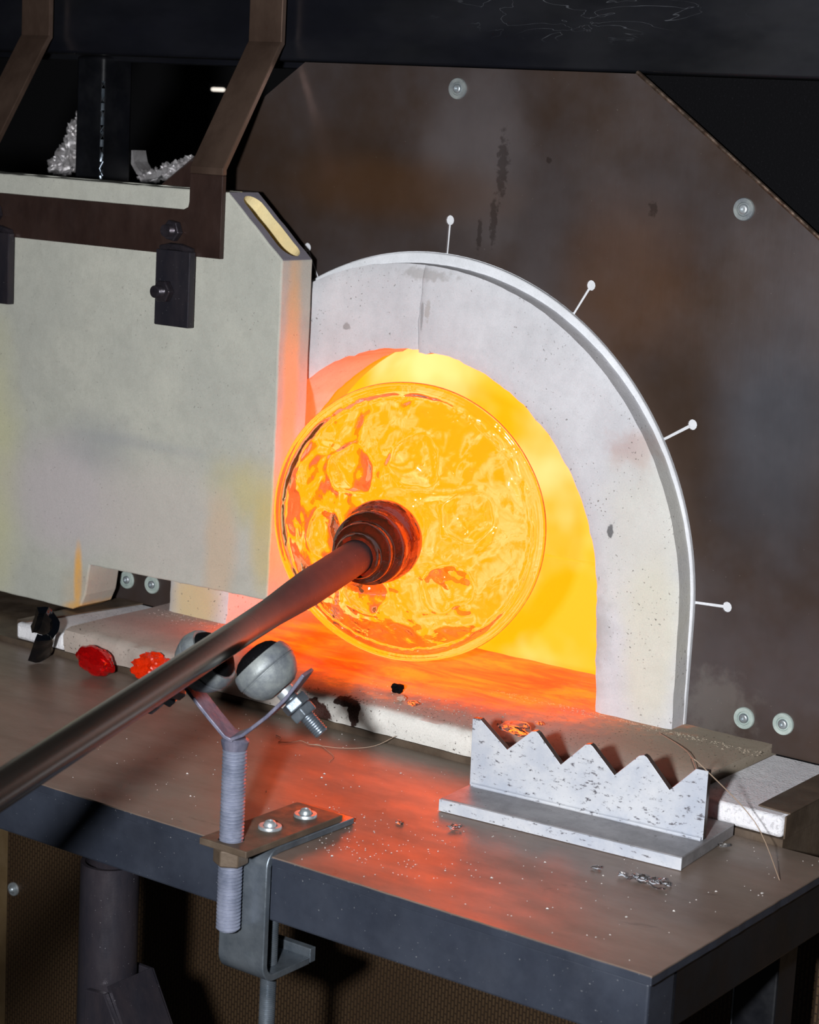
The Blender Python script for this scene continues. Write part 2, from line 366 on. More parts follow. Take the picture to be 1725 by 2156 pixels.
# plate with arch hole and keyhole relief slots
slots = [radians(a) for a in (2.9, 31.3, 59, 87.7, 118)]
hole = [(RG, .029)]
n = 180; ang = []; i = 0
prev = 0.
def arc(a0, a1, r):
    k = max(2, int((a1-a0)/pi*90)); return [(r*cos(a0+(a1-a0)*j/k), ZC+r*sin(a0+(a1-a0)*j/k)) for j in range(k+1)]
for a in slots:
    hw = .0014
    hole += arc(prev, a-hw/RG, RG)
    rr = RG+.034; d = (cos(a), sin(a)); nn = (-sin(a), cos(a)); cx, cz = rr*d[0], ZC+rr*d[1]
    hole.append((cx-d[0]*.0045-nn[0]*.0016, cz-d[1]*.0045-nn[1]*.0016))
    for j in range(1, 12):
        b = pi + (2*pi)*j/12
        hole.append((cx + .0052*(cos(b)*d[0]+sin(b)*nn[0]), cz + .0052*(cos(b)*d[1]+sin(b)*nn[1])))
    hole.append((cx-d[0]*.0045+nn[0]*.0016, cz-d[1]*.0045+nn[1]*.0016))
    prev = a+hw/RG
hole += arc(prev, pi, RG) + [(-RG, .029)]
outer = [(.52,.026),(.52,.447),(.224,.656),(-.184,.656),(-.52,.42),(-.62,.42),(-.62,-.02),(-.52,.026)]
MB().prism([outer, hole], 0, .004).build('face_plate', M['plate'], fur, smooth=0, bevel=.0005)
# bead added to paint the light caught by the plate edge along the chamfer
MB().tube([(.222,.0005,.6575),(.3,.0005,.6035),(.42,.0005,.5185),(.52,.0005,.448)], .0022, 8).build('chamfer_edge_glint', M['edge'], fur, label='golden brown bead added for light on the plate edge')
# fibre layer behind the plate, seen in the slots and around the arch
gk = arcpts(RG+.045, .03, 60); gi = arcpts(RO-.004, .03, 60)
MB().prism(gk + gi[::-1], .002, .010).build('fibre_backing', M['gasket'], fur, smooth=0)
g1 = arcpts(RG-.0008, .031, 72); g2 = arcpts(RO-.006, .031, 72)
MB().prism(g1 + g2[::-1], -.0035, .004).build('gasket_ring', M['gasket'], fur, smooth=40, bevel=.0012, label='white gasket ring around the arch')
# arch blocks (two castings meeting at the crown)
def arch_block(side, seed):
    nr = 12; T = []
    legs = 14; arcn = 54
    ends = pi/2
    def pt(s_, f):     # s_ in 0..1 from leg foot to crown, f 0 inner ..1 outer
        sl = .22
        rin = .2335; 
        if s_ < sl:
            z = .0315 + (ZC-.0315)*(s_/sl); ri = rin + .009*(1-s_/sl); ro = RO+.0085+.0022*(1-s_/sl)
            r = ri + (ro-ri)*f; x, zz = r, z
        else:
            a = (s_-sl)/(1-sl)*ends
            ro = RO + .0085*cos(a)**1.5 if a < pi/2 else RO
            r = rin + (ro-rin)*f
            x, zz = r*cos(a), ZC - .004*(1-f)*sin(a) + r*sin(a)
        return x, zz
    front = []; N = legs+arcn
    for i in range(N+1):
        s_ = (i/legs*.22) if i < legs else .22 + .78*(i-legs)/arcn
        row = []
        for j in range(nr+1):
            f = j/nr; x, z = pt(s_, f)
            if j in (0, nr):
                e = .0016 if j == 0 else .0005
                q = noise.noise(V((x*70, z*70, seed)))*e + noise.noise(V((x*220, z*220, seed)))*e*.6
                rr = sqrt(x*x+(z-ZC)**2) or 1
                x += x/rr*q; z += (z-ZC)/rr*q if z > ZC else 0
            # ragged joint line at the crown, shared by both blocks
            k = max(0, 1-(1-s_)/.05)
            if k > 0:
                jl = .003 + .004*(f-.5) + .0022*noise.noise(V((f*4, 1.3, 0))) + .001*noise.noise(V((f*13, 4, 0)))
                xw = jl*(1 if side > 0 else -1) + .0003
                x = x*(1-k) + (max(x*.0, 0) + xw)*k if s_ >= 1 else x*(1-k*.3)+xw*k*.3
            row.append((x*side, z))
        front.append(row)
    if side > 0:
        for row in front[-3:]: row[0] = (row[0][0], row[0][1]-.0035)
    yf, yb = -.0285, .06
    mb = MB(); vs = []; fs = []; W = nr+1; n0 = (N+1)*W
    for y in (yf, yb):
        for r_i, row in enumerate(front):
            for j, (x, z) in enumerate(row):
                yy = y
                if y == yf:
                    yy += .0006*noise.noise(V((x*25, z*25, 2)))
                    if j in (0, nr) : yy += .0022 + .001*noise.noise(V((x*160, z*160, 5)))
                    if r_i >= N: yy += .0012
                vs.append((x, yy, z))
    for b, flip in ((0, 0), (n0, 1)):
        for i in range(N):
            for j in range(nr):
                q = (b+i*W+j, b+i*W+j+1, b+(i+1)*W+j+1, b+(i+1)*W+j); fs.append(q[::-1] if flip else q)
    rim = [i*W for i in range(N+1)] + [N*W+j for j in range(1, W)] + [i*W+nr for i in range(N-1, -1, -1)] + [j for j in range(nr-1, 0, -1)]
    for a, b in zip(rim, rim[1:]+rim[:1]): fs.append((a, b, b+n0, a+n0))
    return MB().add(vs, fs)
arch_block(1, 3).build('arch_block', M['arch'], fur, smooth=40, label='right half of the white cast arch')
arch_block(-1, 8).build('arch_block', M['arch'], fur, smooth=40, label='left half of the white cast arch, behind the door edge')
# glowing throat ring and chamber
r1 = arcpts(.30, -.02, 60); r2 = arcpts(.2385, -.02, 60)
MB().prism(r1 + r2[::-1], .0605, .10).build('throat_ring', M['glow2'], fur, smooth=40)
c1 = arcpts(.34, -.10, 60); c2 = arcpts(.30, -.10, 60)
MB().prism(c1 + c2[::-1], .1005, .335).build('chamber_vault', M['glow'], fur, smooth=40)
MB().box((-.32,.295,-.08),(.32,.335,.1035)).build('lining_brick', M['glow'], fur, bevel=.002)
MB().box((-.32,.295,.1055),(.32,.335,.45)).build('lining_brick', M['glow'], fur, bevel=.002)
MB().box((-.34,.099,-.14),(.34,.335,-.10)).build('chamber_floor', M['glow'], fur, smooth=0)
# casing
MB().prism([(.50,-.15),(.50,.43),(.215,.64),(-.17,.64),(-.36,.5),(-.36,-.15)], .345, .75).build('casing', M['black'], fur, smooth=0)
k1 = [(.515,-.2),(.515,.437),(.22,.648),(-.18,.648),(-.36,.516),(-.36,-.2)]; kh = arcpts(.35,-.16,40)
MB().prism([k1, kh], .011, .345).build('side_casing', M['dark'], fur, smooth=0)
MB().box((.2,.012,.2),(1.1,.02,.6555)).build('side_panel', M['dark'], fur, smooth=0)
def washer_bolt(c, r, mat1, mat2, parent, ax=(0,-1,0), name='bolt', dome=False, recess='hex'):
    c = V(c); ax = V(ax).normalized()
    w_ = MB().lathe([(r*.5,0),(r,0),(r,.0016),(r*.94,.0026),(r*.62,.0026),(r*.56,.0012),(r*.5,.0012)], c, ax, 32).build(name, mat1, parent, smooth=40)
    h = MB()
    prof = [(r*.54,.0006),(r*.52,.004),(r*.40,.0062),(r*.24,.0068),(r*.22,.0042),(0,.0040)] if dome else [(r*.46,.0006),(r*.44,.0028),(r*.36,.0038),(r*.22,.0038),(r*.20,.0016),(0,.0014)]
    h.lathe(prof, c, ax, 24 if dome else 24)
    if parent and parent.type == 'EMPTY': hb = h.build('bolt_head', mat2, w_, smooth=50)
    else: hb = h.build('bolt_head', mat2, w_, smooth=50)
    return w_
for (x, z, m1) in ((.016,.635,'ball'),(.347,.536,'ball'),(.391,.054,'pale'),(.432,.057,'pale'),(-.419,.051,'pale'),(-.379,.052,'pale')):
    washer_bolt((x,-.0002,z), .0108, M[m1], M['zinc'], fur)

# ---------------------------------------------------------------- steel frame around
fr = fur
MB().box((-1.6,.0045,.657),(1.6,.065,.86)).build('top_beam', M['beam'], fr, bevel=.003)
MB().box((-1.6,.067,.651),(-.05,.10,.80)).build('rear_beam', M['beam'], fr, bevel=.002)
MB().box((-.572,.05,-.9),(-.527,.1,.6565)).build('post', M['black'], fr, bevel=.004)
zs = [.50+.0085*i for i in range(16)]
MB().tube([(-.5282+.0004*noise.noise(V((z*90,0,0))),.0508,z) for z in zs], [.0024+.0003*noise.noise(V((z*60,5,0))) for z in zs], 8).build('weld_bead', M['galv'], fr, label='pale weld bead down the post corner')
MB().box((-1.2,.102,.488),(-.366,.22,.503)).build('ledge', M['black'], fr)
MB().box((-1.2,.01,-.025),(-.62,.02,.42)).build('backing_sheet', M['dark'], fr)

lamp = thing('strip_lamp', 'small white light glimpsed far behind the frame', 'lamp', (-1.4,2.0,.66))
t = NT('lamp_glow'); t.p.inputs['Emission Color'].default_value = (1,.9,.78,1); t.p.inputs['Emission Strength'].default_value = .9; M['lamp'] = t.m

# ---------------------------------------------------------------- door
YF = -.092; YB = -.041
door = thing('furnace_door', 'pale cast refractory sliding door hung from a bronzed steel frame', 'door', (-.4,-.07,.03))
prof = [(-.70,.03),(-.418,.030),(-.405,.036),(-.398,.05),(-.392,.086),(-.131,.091),(-.129,.20),(-.129,.452),(-.206,.517),(-.70,.517)]
NS = []   # rough the outline a little
for a, b in zip(prof, prof[1:]+prof[:1]):
    L = (V(b)-V(a)).length; k = max(1, int(L/.012))
    for i in range(k):
        p = V(a).lerp(V(b), i/k); e = .0007 if i else .0003
        NS.append((p.x+e*noise.noise(V((p.x*80,p.y*80,0))), p.y+e*noise.noise(V((p.x*80,p.y*80,9)))))
panel = MB().prism(NS, YF, YB).build('door_panel', M['door'], None, smooth=0, bevel=.0018)
def slot_cut(c, ax, along, L, wdt, depth):
    """stadium cutter: centre c, pointing along ax inward"""
    ax, along = V(ax).normalized(), V(along).normalized(); sd = ax.cross(along); pts = []
    for i in range(24):
        a = 2*pi*i/24; q = cos(a)*wdt/2; s_ = sin(a)*wdt/2; off = (L-wdt)/2*(1 if sin(a) >= 0 else -1)
        pts.append(V(c) + sd*q + along*(s_+off))
    vs = [p - ax*.01 for p in pts] + [p + ax*depth for p in pts]; n_ = 24
    mb = MB().add(vs, [tuple(range(n_)), tuple(range(2*n_-1, n_-1, -1))] + [(i,(i+1)%n_,n_+(i+1)%n_,n_+i) for i in range(n_)])
    return mb.build('cut', M['door'], None, smooth=0)
nrm = V((.065,0,.077)).normalized(); al = V((.077,0,-.065))
cuts = [slot_cut((-.1675,-.0645,.4845), -nrm, al, .090, .029, .05),
        slot_cut((-.225,-.066,.517), (0,0,-1), (1,0,0), .03, .016, .02), slot_cut((-.33,-.066,.517), (0,0,-1), (1,0,0), .1, .02, .03), slot_cut((-.48,-.066,.517), (0,0,-1), (1,0,0), .12, .02, .03)]
for c_ in cuts:
    b = panel.modifiers.new('cut', 'BOOLEAN'); b.operation = 'DIFFERENCE'; b.object = c_; b.solver = 'EXACT'
bpy.context.view_layer.update()
dg = bpy.context.evaluated_depsgraph_get()
nm = bpy.data.meshes.new_from_object(panel.evaluated_get(dg))
panel.modifiers.clear(); panel.data = nm
for c_ in cuts: bpy.data.objects.remove(c_, do_unlink=True)
M['chamfer_shade'] = cast('shade_toned_chamfer_face', (134,130,140), (126,122,132), pits=.2); M['slot_lit'] = cast('light_toned_slot_inside', (236,226,180), (226,204,150), pits=.1)  # chamfer's grazing shade and slot's warm light put into their colours
nm.materials.append(M['chamfer_shade']); nm.materials.append(M['slot_lit'])
for p in nm.polygons:
    c_ = p.center
    if p.normal.dot(nrm) > .93 and c_.z > .44: p.material_index = 1
    elif -.222 < c_.x < -.13 and c_.z > .42 and abs(c_.y+.0645) < .0150 and p.normal.dot(nrm) < .5: p.material_index = 2
panel.parent = door; panel.matrix_parent_inverse = Matrix.Translation(door.location).inverted()

yb0, yb1 = YF-.0065, YF-.0005
# cross bar with inner fillets at the two risers
def fillet(x, z, r, qx, qz, n=6):
    """concave corner at (x,z) rounding; qx,qz direction to centre"""
    cx, cz = x+qx*r, z+qz*r; a0 = atan2(-qz, 0) if False else None
    pts = []
    for i in range(n+1):
        a = i/n*pi/2; pts.append((cx - qx*r*sin(a), cz - qz*r*cos(a)))
    return pts
hb = [(-.208,.447),(-.208,.534),(-.254,.534)] + [( -.254-.009*(1-cos(a)), .495+.009*(1-sin(a))) for a in [i/6*pi/2 for i in range(7)]] + \
     [(-.547+.009*(1-sin(a)), .495+.009*(1-cos(a))) for a in [i/6*pi/2 for i in range(7)]] + [(-.556,.534),(-.602,.534),(-.602,.447)]
# simple ordering: right riser, top of bar, left riser
hb = [(-.208,.447),(-.208,.534),(-.254,.534),(-.254,.504),(-.2555,.4985),(-.262,.4955),(-.549,.4955),(-.5545,.4985),(-.556,.504),(-.556,.534),(-.602,.534),(-.602,.447)]
frm = MB().prism(hb, yb0, yb1).build('hanger_bar', M['bracket'], door, smooth=0, bevel=.0009, label='brown flat steel cross bar across the door top')
for xc in (-.231, -.579):
    path = [(xc, yb0+.003, .534),(xc, yb0+.003,.5405),(xc, yb0+.0055,.5445),(xc,-.0125,.6695),(xc,-.0085,.6745),(xc,-.0085,.681),(xc,-.0085,.95)]
    MB().strip(path, .023, (1,0,0), .0065).build('hanger_arm', M['bronze'], door, smooth=0, bevel=.0009)
for xc, s_ in ((-.266, 1), (-.540, -1)):
    tb = MB().box((xc-.0245, yb0-.0095, .371),(xc+.0245, yb0-.0002, .452)).build('clamp_tab', M['leg'], door, smooth=0, bevel=.0012, label='dark steel tab below the bar')
    MB().tube([(xc-.022,yb0-.004,.4535),(xc-.008,yb0-.005,.4555),(xc+.008,yb0-.005,.4555),(xc+.023,yb0-.004,.4530)], [.003,.004,.004,.003], 8).build('weld_bead', M['darkbolt'], tb)
    nt = MB().hexn((xc-.008,yb0-.0095,.408),(xc-.008,yb0-.0185,.408), .0125, .3).build('hex_nut', M['darkbolt'], tb, smooth=0, bevel=.0006)
    MB().thread((xc-.008,yb0-.0105,.408),(xc-.008,yb0-.0285,.408), .0066, .0016).build('stud', M['darkbolt'], tb)
    nt = MB().hexn((xc-.006,yb0,.4725),(xc-.006,yb0-.0085,.4725), .0118, .1).build('hex_nut', M['darkbolt'], frm, smooth=0, bevel=.0006)
    MB().thread((xc-.006,yb0-.001,.4725),(xc-.006,yb0-.0165,.4725), .0066, .0016).build('stud', M['darkbolt'], frm)
# gusset plate behind the right riser
MB().prism([(-.303,.519),(-.235,.519),(-.235,.546),(-.262,.546)], YF+.003, YF+.008).build('gusset_plate', M['bracket'], door, smooth=0)

# ---------------------------------------------------------------- hearth: boards on the table back
bd = MB().box((-.428,-.170,.0045),(.517,.0095,.028)); b_ = bd.build('insulating_board', M['board'], None, bevel=.003)
for v in b_.data.vertices: pass
tag(b_, 'rough white insulating board lying under the pinkish slab behind the table', 'board')
NT_ = MB()
# centre slab with a crumbly front edge
vs = []; fs = []; xs = [-.352+(.422+.352)*i/96 for i in range(97)]
rows = 8
for i, x in enumerate(xs):
    e = .0025*noise.noise(V((x*60,0,0)))+.0016*noise.noise(V((x*190,3,0)))
    ry = -.1715 + e; sk = 0.0
    if x > .38: sk = (x-.38)*0
    prof_ = [(ry+.003,.0065),(ry+.0008,.014+.001*noise.noise(V((x*90,8,0)))),(ry,.024),(ry+.0025+abs(e)*.6,.0305+.0006*noise.noise(V((x*80,1,0)))),(ry+.012,.0335),(-.10,.034),(-.04,.034),(.0,.0345),(.097,.034),(.097,.0065)]
    vs += [(x,y,z + (.0007*noise.noise(V((x*40,y*40,7))) if z > .032 else 0)) for (y,z) in prof_]
k = 10
for i in range(96):
    for j in range(k): j2 = (j+1)%k; fs.append((i*k+j, i*k+j2, (i+1)*k+j2, (i+1)*k+j))
fs += [tuple(range(k)), tuple(96*k+j for j in reversed(range(k)))]
# keep board below: slab sits on top of a recess, board only at both sides
bpy.data.objects.remove(b_, do_unlink=True)
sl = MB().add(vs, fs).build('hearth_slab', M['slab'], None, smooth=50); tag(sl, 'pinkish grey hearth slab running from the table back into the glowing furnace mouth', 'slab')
for side, (x0, x1), lb in ((-1, (-.428,-.353), 'rough white insulating board at the left end of the hearth, behind the black glass chunk'), (1, (.423,.517), 'rough white insulating board at the right end of the hearth, beside the toothed rack')):
    bb = MB(); n1 = 14; vs = []; fs = []
    o = tag(MB().box((x0,-.170,.0065),(x1,-.0005,.026)).build('insulating_board', M['board'], None, bevel=.004), lb, 'board')
    xa, xb_ = (x0-.0018, x0+.032) if side < 0 else (x1-.030, x1+.0018)
    ang = thing('angle_iron', 'burnt brown angle iron capping the outer edge of the %s white board' % ('left' if side < 0 else 'right'), 'angle iron', ((x0+x1)/2,-.08,.0))
    fx = (xa, xa+.0016) if side < 0 else (xb_-.0016, xb_)
    if side < 0: pl = [(xa,-.1665),(xa+.014,-.1655),(xb_+.006,-.003),(xa,-.003)]
    else: pl = [(xa,-.158),(xb_,-.160),(xb_,-.003),(xa,-.003)]
    MB().prism(pl, .0264, .0280, 'z').build('top_flange', M['brown'], ang, smooth=0, bevel=.0005)
    MB().box((fx[0],-.1665,.0062),(fx[1],-.003,.0263)).build('side_flange', M['brown'], ang, smooth=0)
sh = MB().box((-.62,-.1695,-.03),(.5185,-.003,.006)).build('shelf_bar', M['brown'], None, smooth=0); tag(sh, 'dark steel shelf bar under the hearth boards behind the table', 'shelf')

# ---------------------------------------------------------------- table
tb = thing('work_table', 'dark steel work table with scuffed brown top and blue-black apron', 'table', (0,-.33,-.9))
N_ = 120; vs = []; 
edge = []
for i in range(N_+1):
    x = -.95 + (.574+.95)*i/N_; edge.append((x, -.497+.0007*noise.noise(V((x*70,0,0)))))
for i in range(1, 26):
    y = -.497+.325*i/26; edge.append((.574+.0008*noise.noise(V((y*110,4,0))), y))
edge += [(.574,-.172),(-.95,-.172)]
MB().prism(edge, -.0012, 0, 'z').build('table_top', M['table'], tb, smooth=0)
MB().prism([(x-.0004 if x > .5 else x, y+.0003) for x, y in edge], -.0085, -.0013, 'z').build('edge_band', M['apron'], tb, smooth=0, bevel=.0007, label='blue-black edge of the top sheet')
MB().box((-.95,-.4935,-.0575),(.5705,-.4535,-.0082)).build('apron_rail', M['apron'], tb, smooth=0, bevel=.002, label='blue-black front rail')
MB().box((.531,-.4533,-.0575),(.5705,-.176,-.0082)).build('apron_rail', M['black'], tb, smooth=0, bevel=.002)
MB().box((-.95,-.214,-.0575),(.5305,-.176,-.0082)).build('apron_rail', M['black'], tb, smooth=0, bevel=.002)
lg = MB().lathe([(.0225,-.062),(.0265,-.062),(.0265,-.9),(.0225,-.9)], (.013,-.4735,0), (0,0,1), 40, closed=True).build('leg', M['leg'], tb, smooth=40, label='round tube leg')
MB().box((.000,-.478,-.0745),(.026,-.468,-.0575)).build('weld_lug', M['leg'], tb, smooth=0)
MB().prism([(.018,-.172),(.041,-.170),(.085,-.245),(.085,-.30),(.018,-.30)], -.507, -.5005).build('gusset_plate', M['leg'], tb, smooth=0, bevel=.001)
MB().prism([(-.012,-.165),(.041,-.165),(.115,-.30),(-.012,-.30)], -.447, -.442).build('gusset_plate', M['leg'], tb, smooth=0, bevel=.001)
MB().strip([(.0405,-.474,-.164),(.078,-.474,-.232),(.115,-.474,-.30)], .027, (0,1,0), .004).build('gusset_web', M['leg'], tb, smooth=0)
MB().box((.530,-.494,-.9),(.5705,-.454,-.0577)).build('leg', M['black'], tb, smooth=0)
MB().box((.505,-.214,-.9),(.545,-.176,-.0577)).build('leg', M['black'], tb, smooth=0, bevel=.002)
zs = [-.09-.012*i for i in range(20)]
MB().tube([(.5058,-.2142,z) for z in zs], [.0008+.0006*abs(noise.noise(V((z*80,1,0)))) for z in zs], 6).build('weld_bead', M['galv'], tb)

# ---------------------------------------------------------------- mesh panel below
mp_ = thing('mesh_panel', 'brown perforated metal panel below the table', 'panel', (0,-.05,-.9))
MB().box((-.555,-.054,-.9),(.9,-.050,-.036)).build('perforated_sheet', M['mesh'], mp_, smooth=0)
MB().box((-.75,-.052,-.9),(-.556,-.048,-.036)).build('side_strip', M['brownstrip'], mp_, smooth=0)
washer_bolt((-.543,-.0542,-.352), .0085, M['zinc'], M['zinc'], mp_, dome=True)

# small things at far left
MB_ = MB().box((-.70,-.045,-.06),(-.625,-.02,-.012)).build('red_box', M['red'], None, bevel=.002); tag(MB_, 'sliver of a red painted box under the furnace plate at the far left', 'box')

# ---------------------------------------------------------------- pipe with hot glass disc
A = V((.184,-.515,.1845)); Bc = V((.0315,-.066,.1985))
ax = (Bc-A).normalized(); Ltot = (Bc-A).length
RD = .1450
pipe = thing('glassblowing_pipe', 'long steel blowpipe carrying a round disc of clear hot glass', 'blowpipe', tuple(A))
s_e = Ltot - .172      # where the collar begins
prof = [(.0122,-.75),(.0122,-.02),(.0122,.02),(.0128,.08),(.0152,.14),(.0163,.17),(.0164,s_e+.004)]
MB().lathe([(.0122,-.9)]+prof[1:3], A, ax, 40).build('pipe_shaft', M['iron'], pipe, smooth=40, label='polished steel shaft')
MB().lathe([(.0122,.0202)]+prof[3:]+[(.0164,s_e+.055),(.004,s_e+.056)], A, ax, 40).build('pipe_head', M['iron'], pipe, smooth=40, label='scaled purple brown pipe head')
pb = A+ax*(.150)
u_ = ax.orthogonal().normalized()
# collar
col = [(.0168,s_e),(.0205,s_e-.001),(.0225,s_e+.003),(.0222,s_e+.007),(.0240,s_e+.010),(.0285,s_e+.013),(.0298,s_e+.020),(.0290,s_e+.027),(.0300,s_e+.030),(.0350,s_e+.034),(.0368,s_e+.044),(.0352,s_e+.052),(.0372,s_e+.058),(.0400,s_e+.066),(.0408,s_e+.078),(.0395,s_e+.086),
       (.0300,s_e+.090),(.0240,s_e+.080),(.0200,s_e+.062),(.0168,s_e+.055)]
MB().lathe(col, A, ax, 64, closed=True).build('glass_collar', M['amber'], pipe, smooth=50, label='dark amber ringed glass collar where pipe and disc join')
# disc (dished, wavy, with five knobs)
nR, nA = 84, 288; u = ax.orthogonal().normalized(); w_ = ax.cross(u)
zt = V((0,0,1)); u = (zt - ax*zt.dot(ax)).normalized(); w_ = ax.cross(u)     # u = up in disc plane, w_ = towards image left/right
def dish(r):          # axial height of the dish relative to the rim plane
    q = r/RD; return -.058*(1-q**1.6)*(1 if q < 1 else 0) - .004
knobs = [(a, .52*RD, .021) for a in (12, 74, 134, 205, 262, 318)]
def surf(r, a, side):
    x, y = r*cos(a), r*sin(a); h = dish(r)
    q = r/RD; env = max(0, min(1, (q-.22)/.1)) * max(0, min(1, (.93-q)/.05))
    d = .0056*noise.noise(V((x*24,y*24,side*3.3+1))) + .0024*noise.noise(V((x*46+2*noise.noise(V((x*20,y*20,9))),y*46,side*5.1))) 
    d += .0005*noise.noise(V((x*130,y*130,side*2.1)))
    kb = 0
    if side > 0:
        for (ka, kr, ks) in knobs:
            dx, dy = x-kr*cos(radians(ka)), y-kr*sin(radians(ka)); dd = sqrt(dx*dx+dy*dy)/ks*(1+.30*noise.noise(V((x*45+ka,y*45,3))))
            if dd < 1.3: kb += .0105*max(0, 1-dd**2.2/1.4) - .0013*math.exp(-((dd-1.12)/.16)**2)
    edge = math.exp(-((q-.905+.012*noise.noise(V((cos(a)*9,sin(a)*9,0))))/.014)**2)*.0034*(.8+noise.noise(V((cos(a)*22,sin(a)*22,0))))
    return h, (d*env - kb*env if side > 0 else d*env) + (edge if side > 0 else 0)
th = .0085; r0 = .026
vs = []; fs = []
for side in (1, -1):
    for i in range(nR+1):
        r = r0 + (RD*.955-r0)*i/nR
        for j in range(nA):
            a = 2*pi*j/nA; h, d = surf(r, a, side)
            tt = th*(1 if i < nR else .8)
            s_ = Ltot + h - (tt/2 if side > 0 else -tt/2) + d*(1 if side > 0 else 1)
            vs.append(A + ax*s_ + u*(r*cos(a)) + w_*(r*sin(a)))
n1 = (nR+1)*nA
for b in (0, n1):
    for i in range(nR):
        for j in range(nA):
            j2 = (j+1)%nA; q = (b+i*nA+j, b+(i+1)*nA+j, b+(i+1)*nA+j2, b+i*nA+j2); fs.append(q if b else q[::-1])
for j in range(nA): j2 = (j+1)%nA; fs.append((j, j2, n1+j2, n1+j))
# rim: rounded lip closing outer edge
last = [[nR*nA+j for j in range(nA)]]
lip = 10
for i in range(1, lip):
    b = pi*i/lip; ring = []
    for j in range(nA):
        a = 2*pi*j/nA; wv = .0010*noise.noise(V((cos(a)*2,sin(a)*2,3)))
        r = RD*.955 + (RD-RD*.955+wv)*sin(b)**.8; s_ = Ltot + dish(RD*.955) - (th*.4+.0012*sin(b))*cos(b)
        ring.append(len(vs)); vs.append(A + ax*s_ + u*(r*cos(a)) + w_*(r*sin(a)))
    last.append(ring)
last.append([n1+nR*nA+j for j in range(nA)])
for p, q in zip(last, last[1:]):
    for j in range(nA): j2 = (j+1)%nA; fs.append((p[j], p[j2], q[j2], q[j]))
MB().add(vs, fs).build('glass_disc', M['clear'], pipe, smooth=180, label='round clear glass disc, wavy with soft knobs and a smooth rim')

# ---------------------------------------------------------------- clamp-on pipe rest
T = V((.1875,-.5155,.0)); e = V((.947,.321,0)).normalized(); dh = V((-.321,.947,0)).normalized(); Z = V((0,0,1)); ZT = .096
st = thing('pipe_rest', 'clamp-on forked pipe rest with two steel balls on the table edge', 'pipe rest', (.19,-.5,.0))
MB().thread(T+Z*(-.066), T+Z*ZT, .0102, .0031, 28, .17).build('threaded_rod', M['zincmat'], st, smooth=30, label='upright threaded rod')
MB().hexn(T+Z*(.0064), T+Z*(-.0085), .0148, .2).build('hex_nut', M['brown'], st, smooth=0, bevel=.0008, label='large brown hex nut under the plate')
cp = [(.166,-.531),(.2165,-.531),(.2165,-.403),(.166,-.403)]
ch = [(T.x+.0108*cos(2*pi*i/24), T.y+.0108*sin(2*pi*i/24)) for i in range(24)]
MB().prism([cp, ch], .0068, .0128, 'z').build('top_plate', M['brown'], st, smooth=0, bevel=.0008)
for (x, y) in ((.1935,-.473),(.1955,-.428)):
    washer_bolt((x,y,.0129), .0102, M['zinc'], M['zinc'], st, (0,0,1), dome=True)
# C bracket: top flange, bend, web, bend, lower lip
path = [(.192,-.386,.0034),(.192,-.4868,.0034)]
path += [(.192, -.4868-.0135*sin(a), .0034-.0135*(1-cos(a))) for a in [radians(15*i) for i in range(1,7)]]
path += [(.192,-.5003,-.095)]
path += [(.192, -.5003+.0135*(1-cos(a)), -.095-.0135*sin(a)-.0) for a in [radians(15*i) for i in range(1,7)]]
path += [(.192,-.44,-.1087)]
MB().strip(path, .0245, (1,0,0), .0062).build('clamp_bracket', M['galv'], st, smooth=50, bevel=.0009, label='galvanised C-shaped clamp bracket')
MB().prism([(.2155,-.486),(.2165,-.4395),(.2600,-.462)][:0] or [(.1675,-.4395),(.2165,-.4395),(.2165,-.432),(.1675,-.432)], -.111, -.098, 'z').build('lip_flange', M['galv'], st, smooth=0, bevel=.0008)
MB().thread((.199,-.4735,-.185),(.199,-.4735,-.0578), .0070, .0018, 20, .12).build('clamp_screw', M['galv'], st, smooth=30)
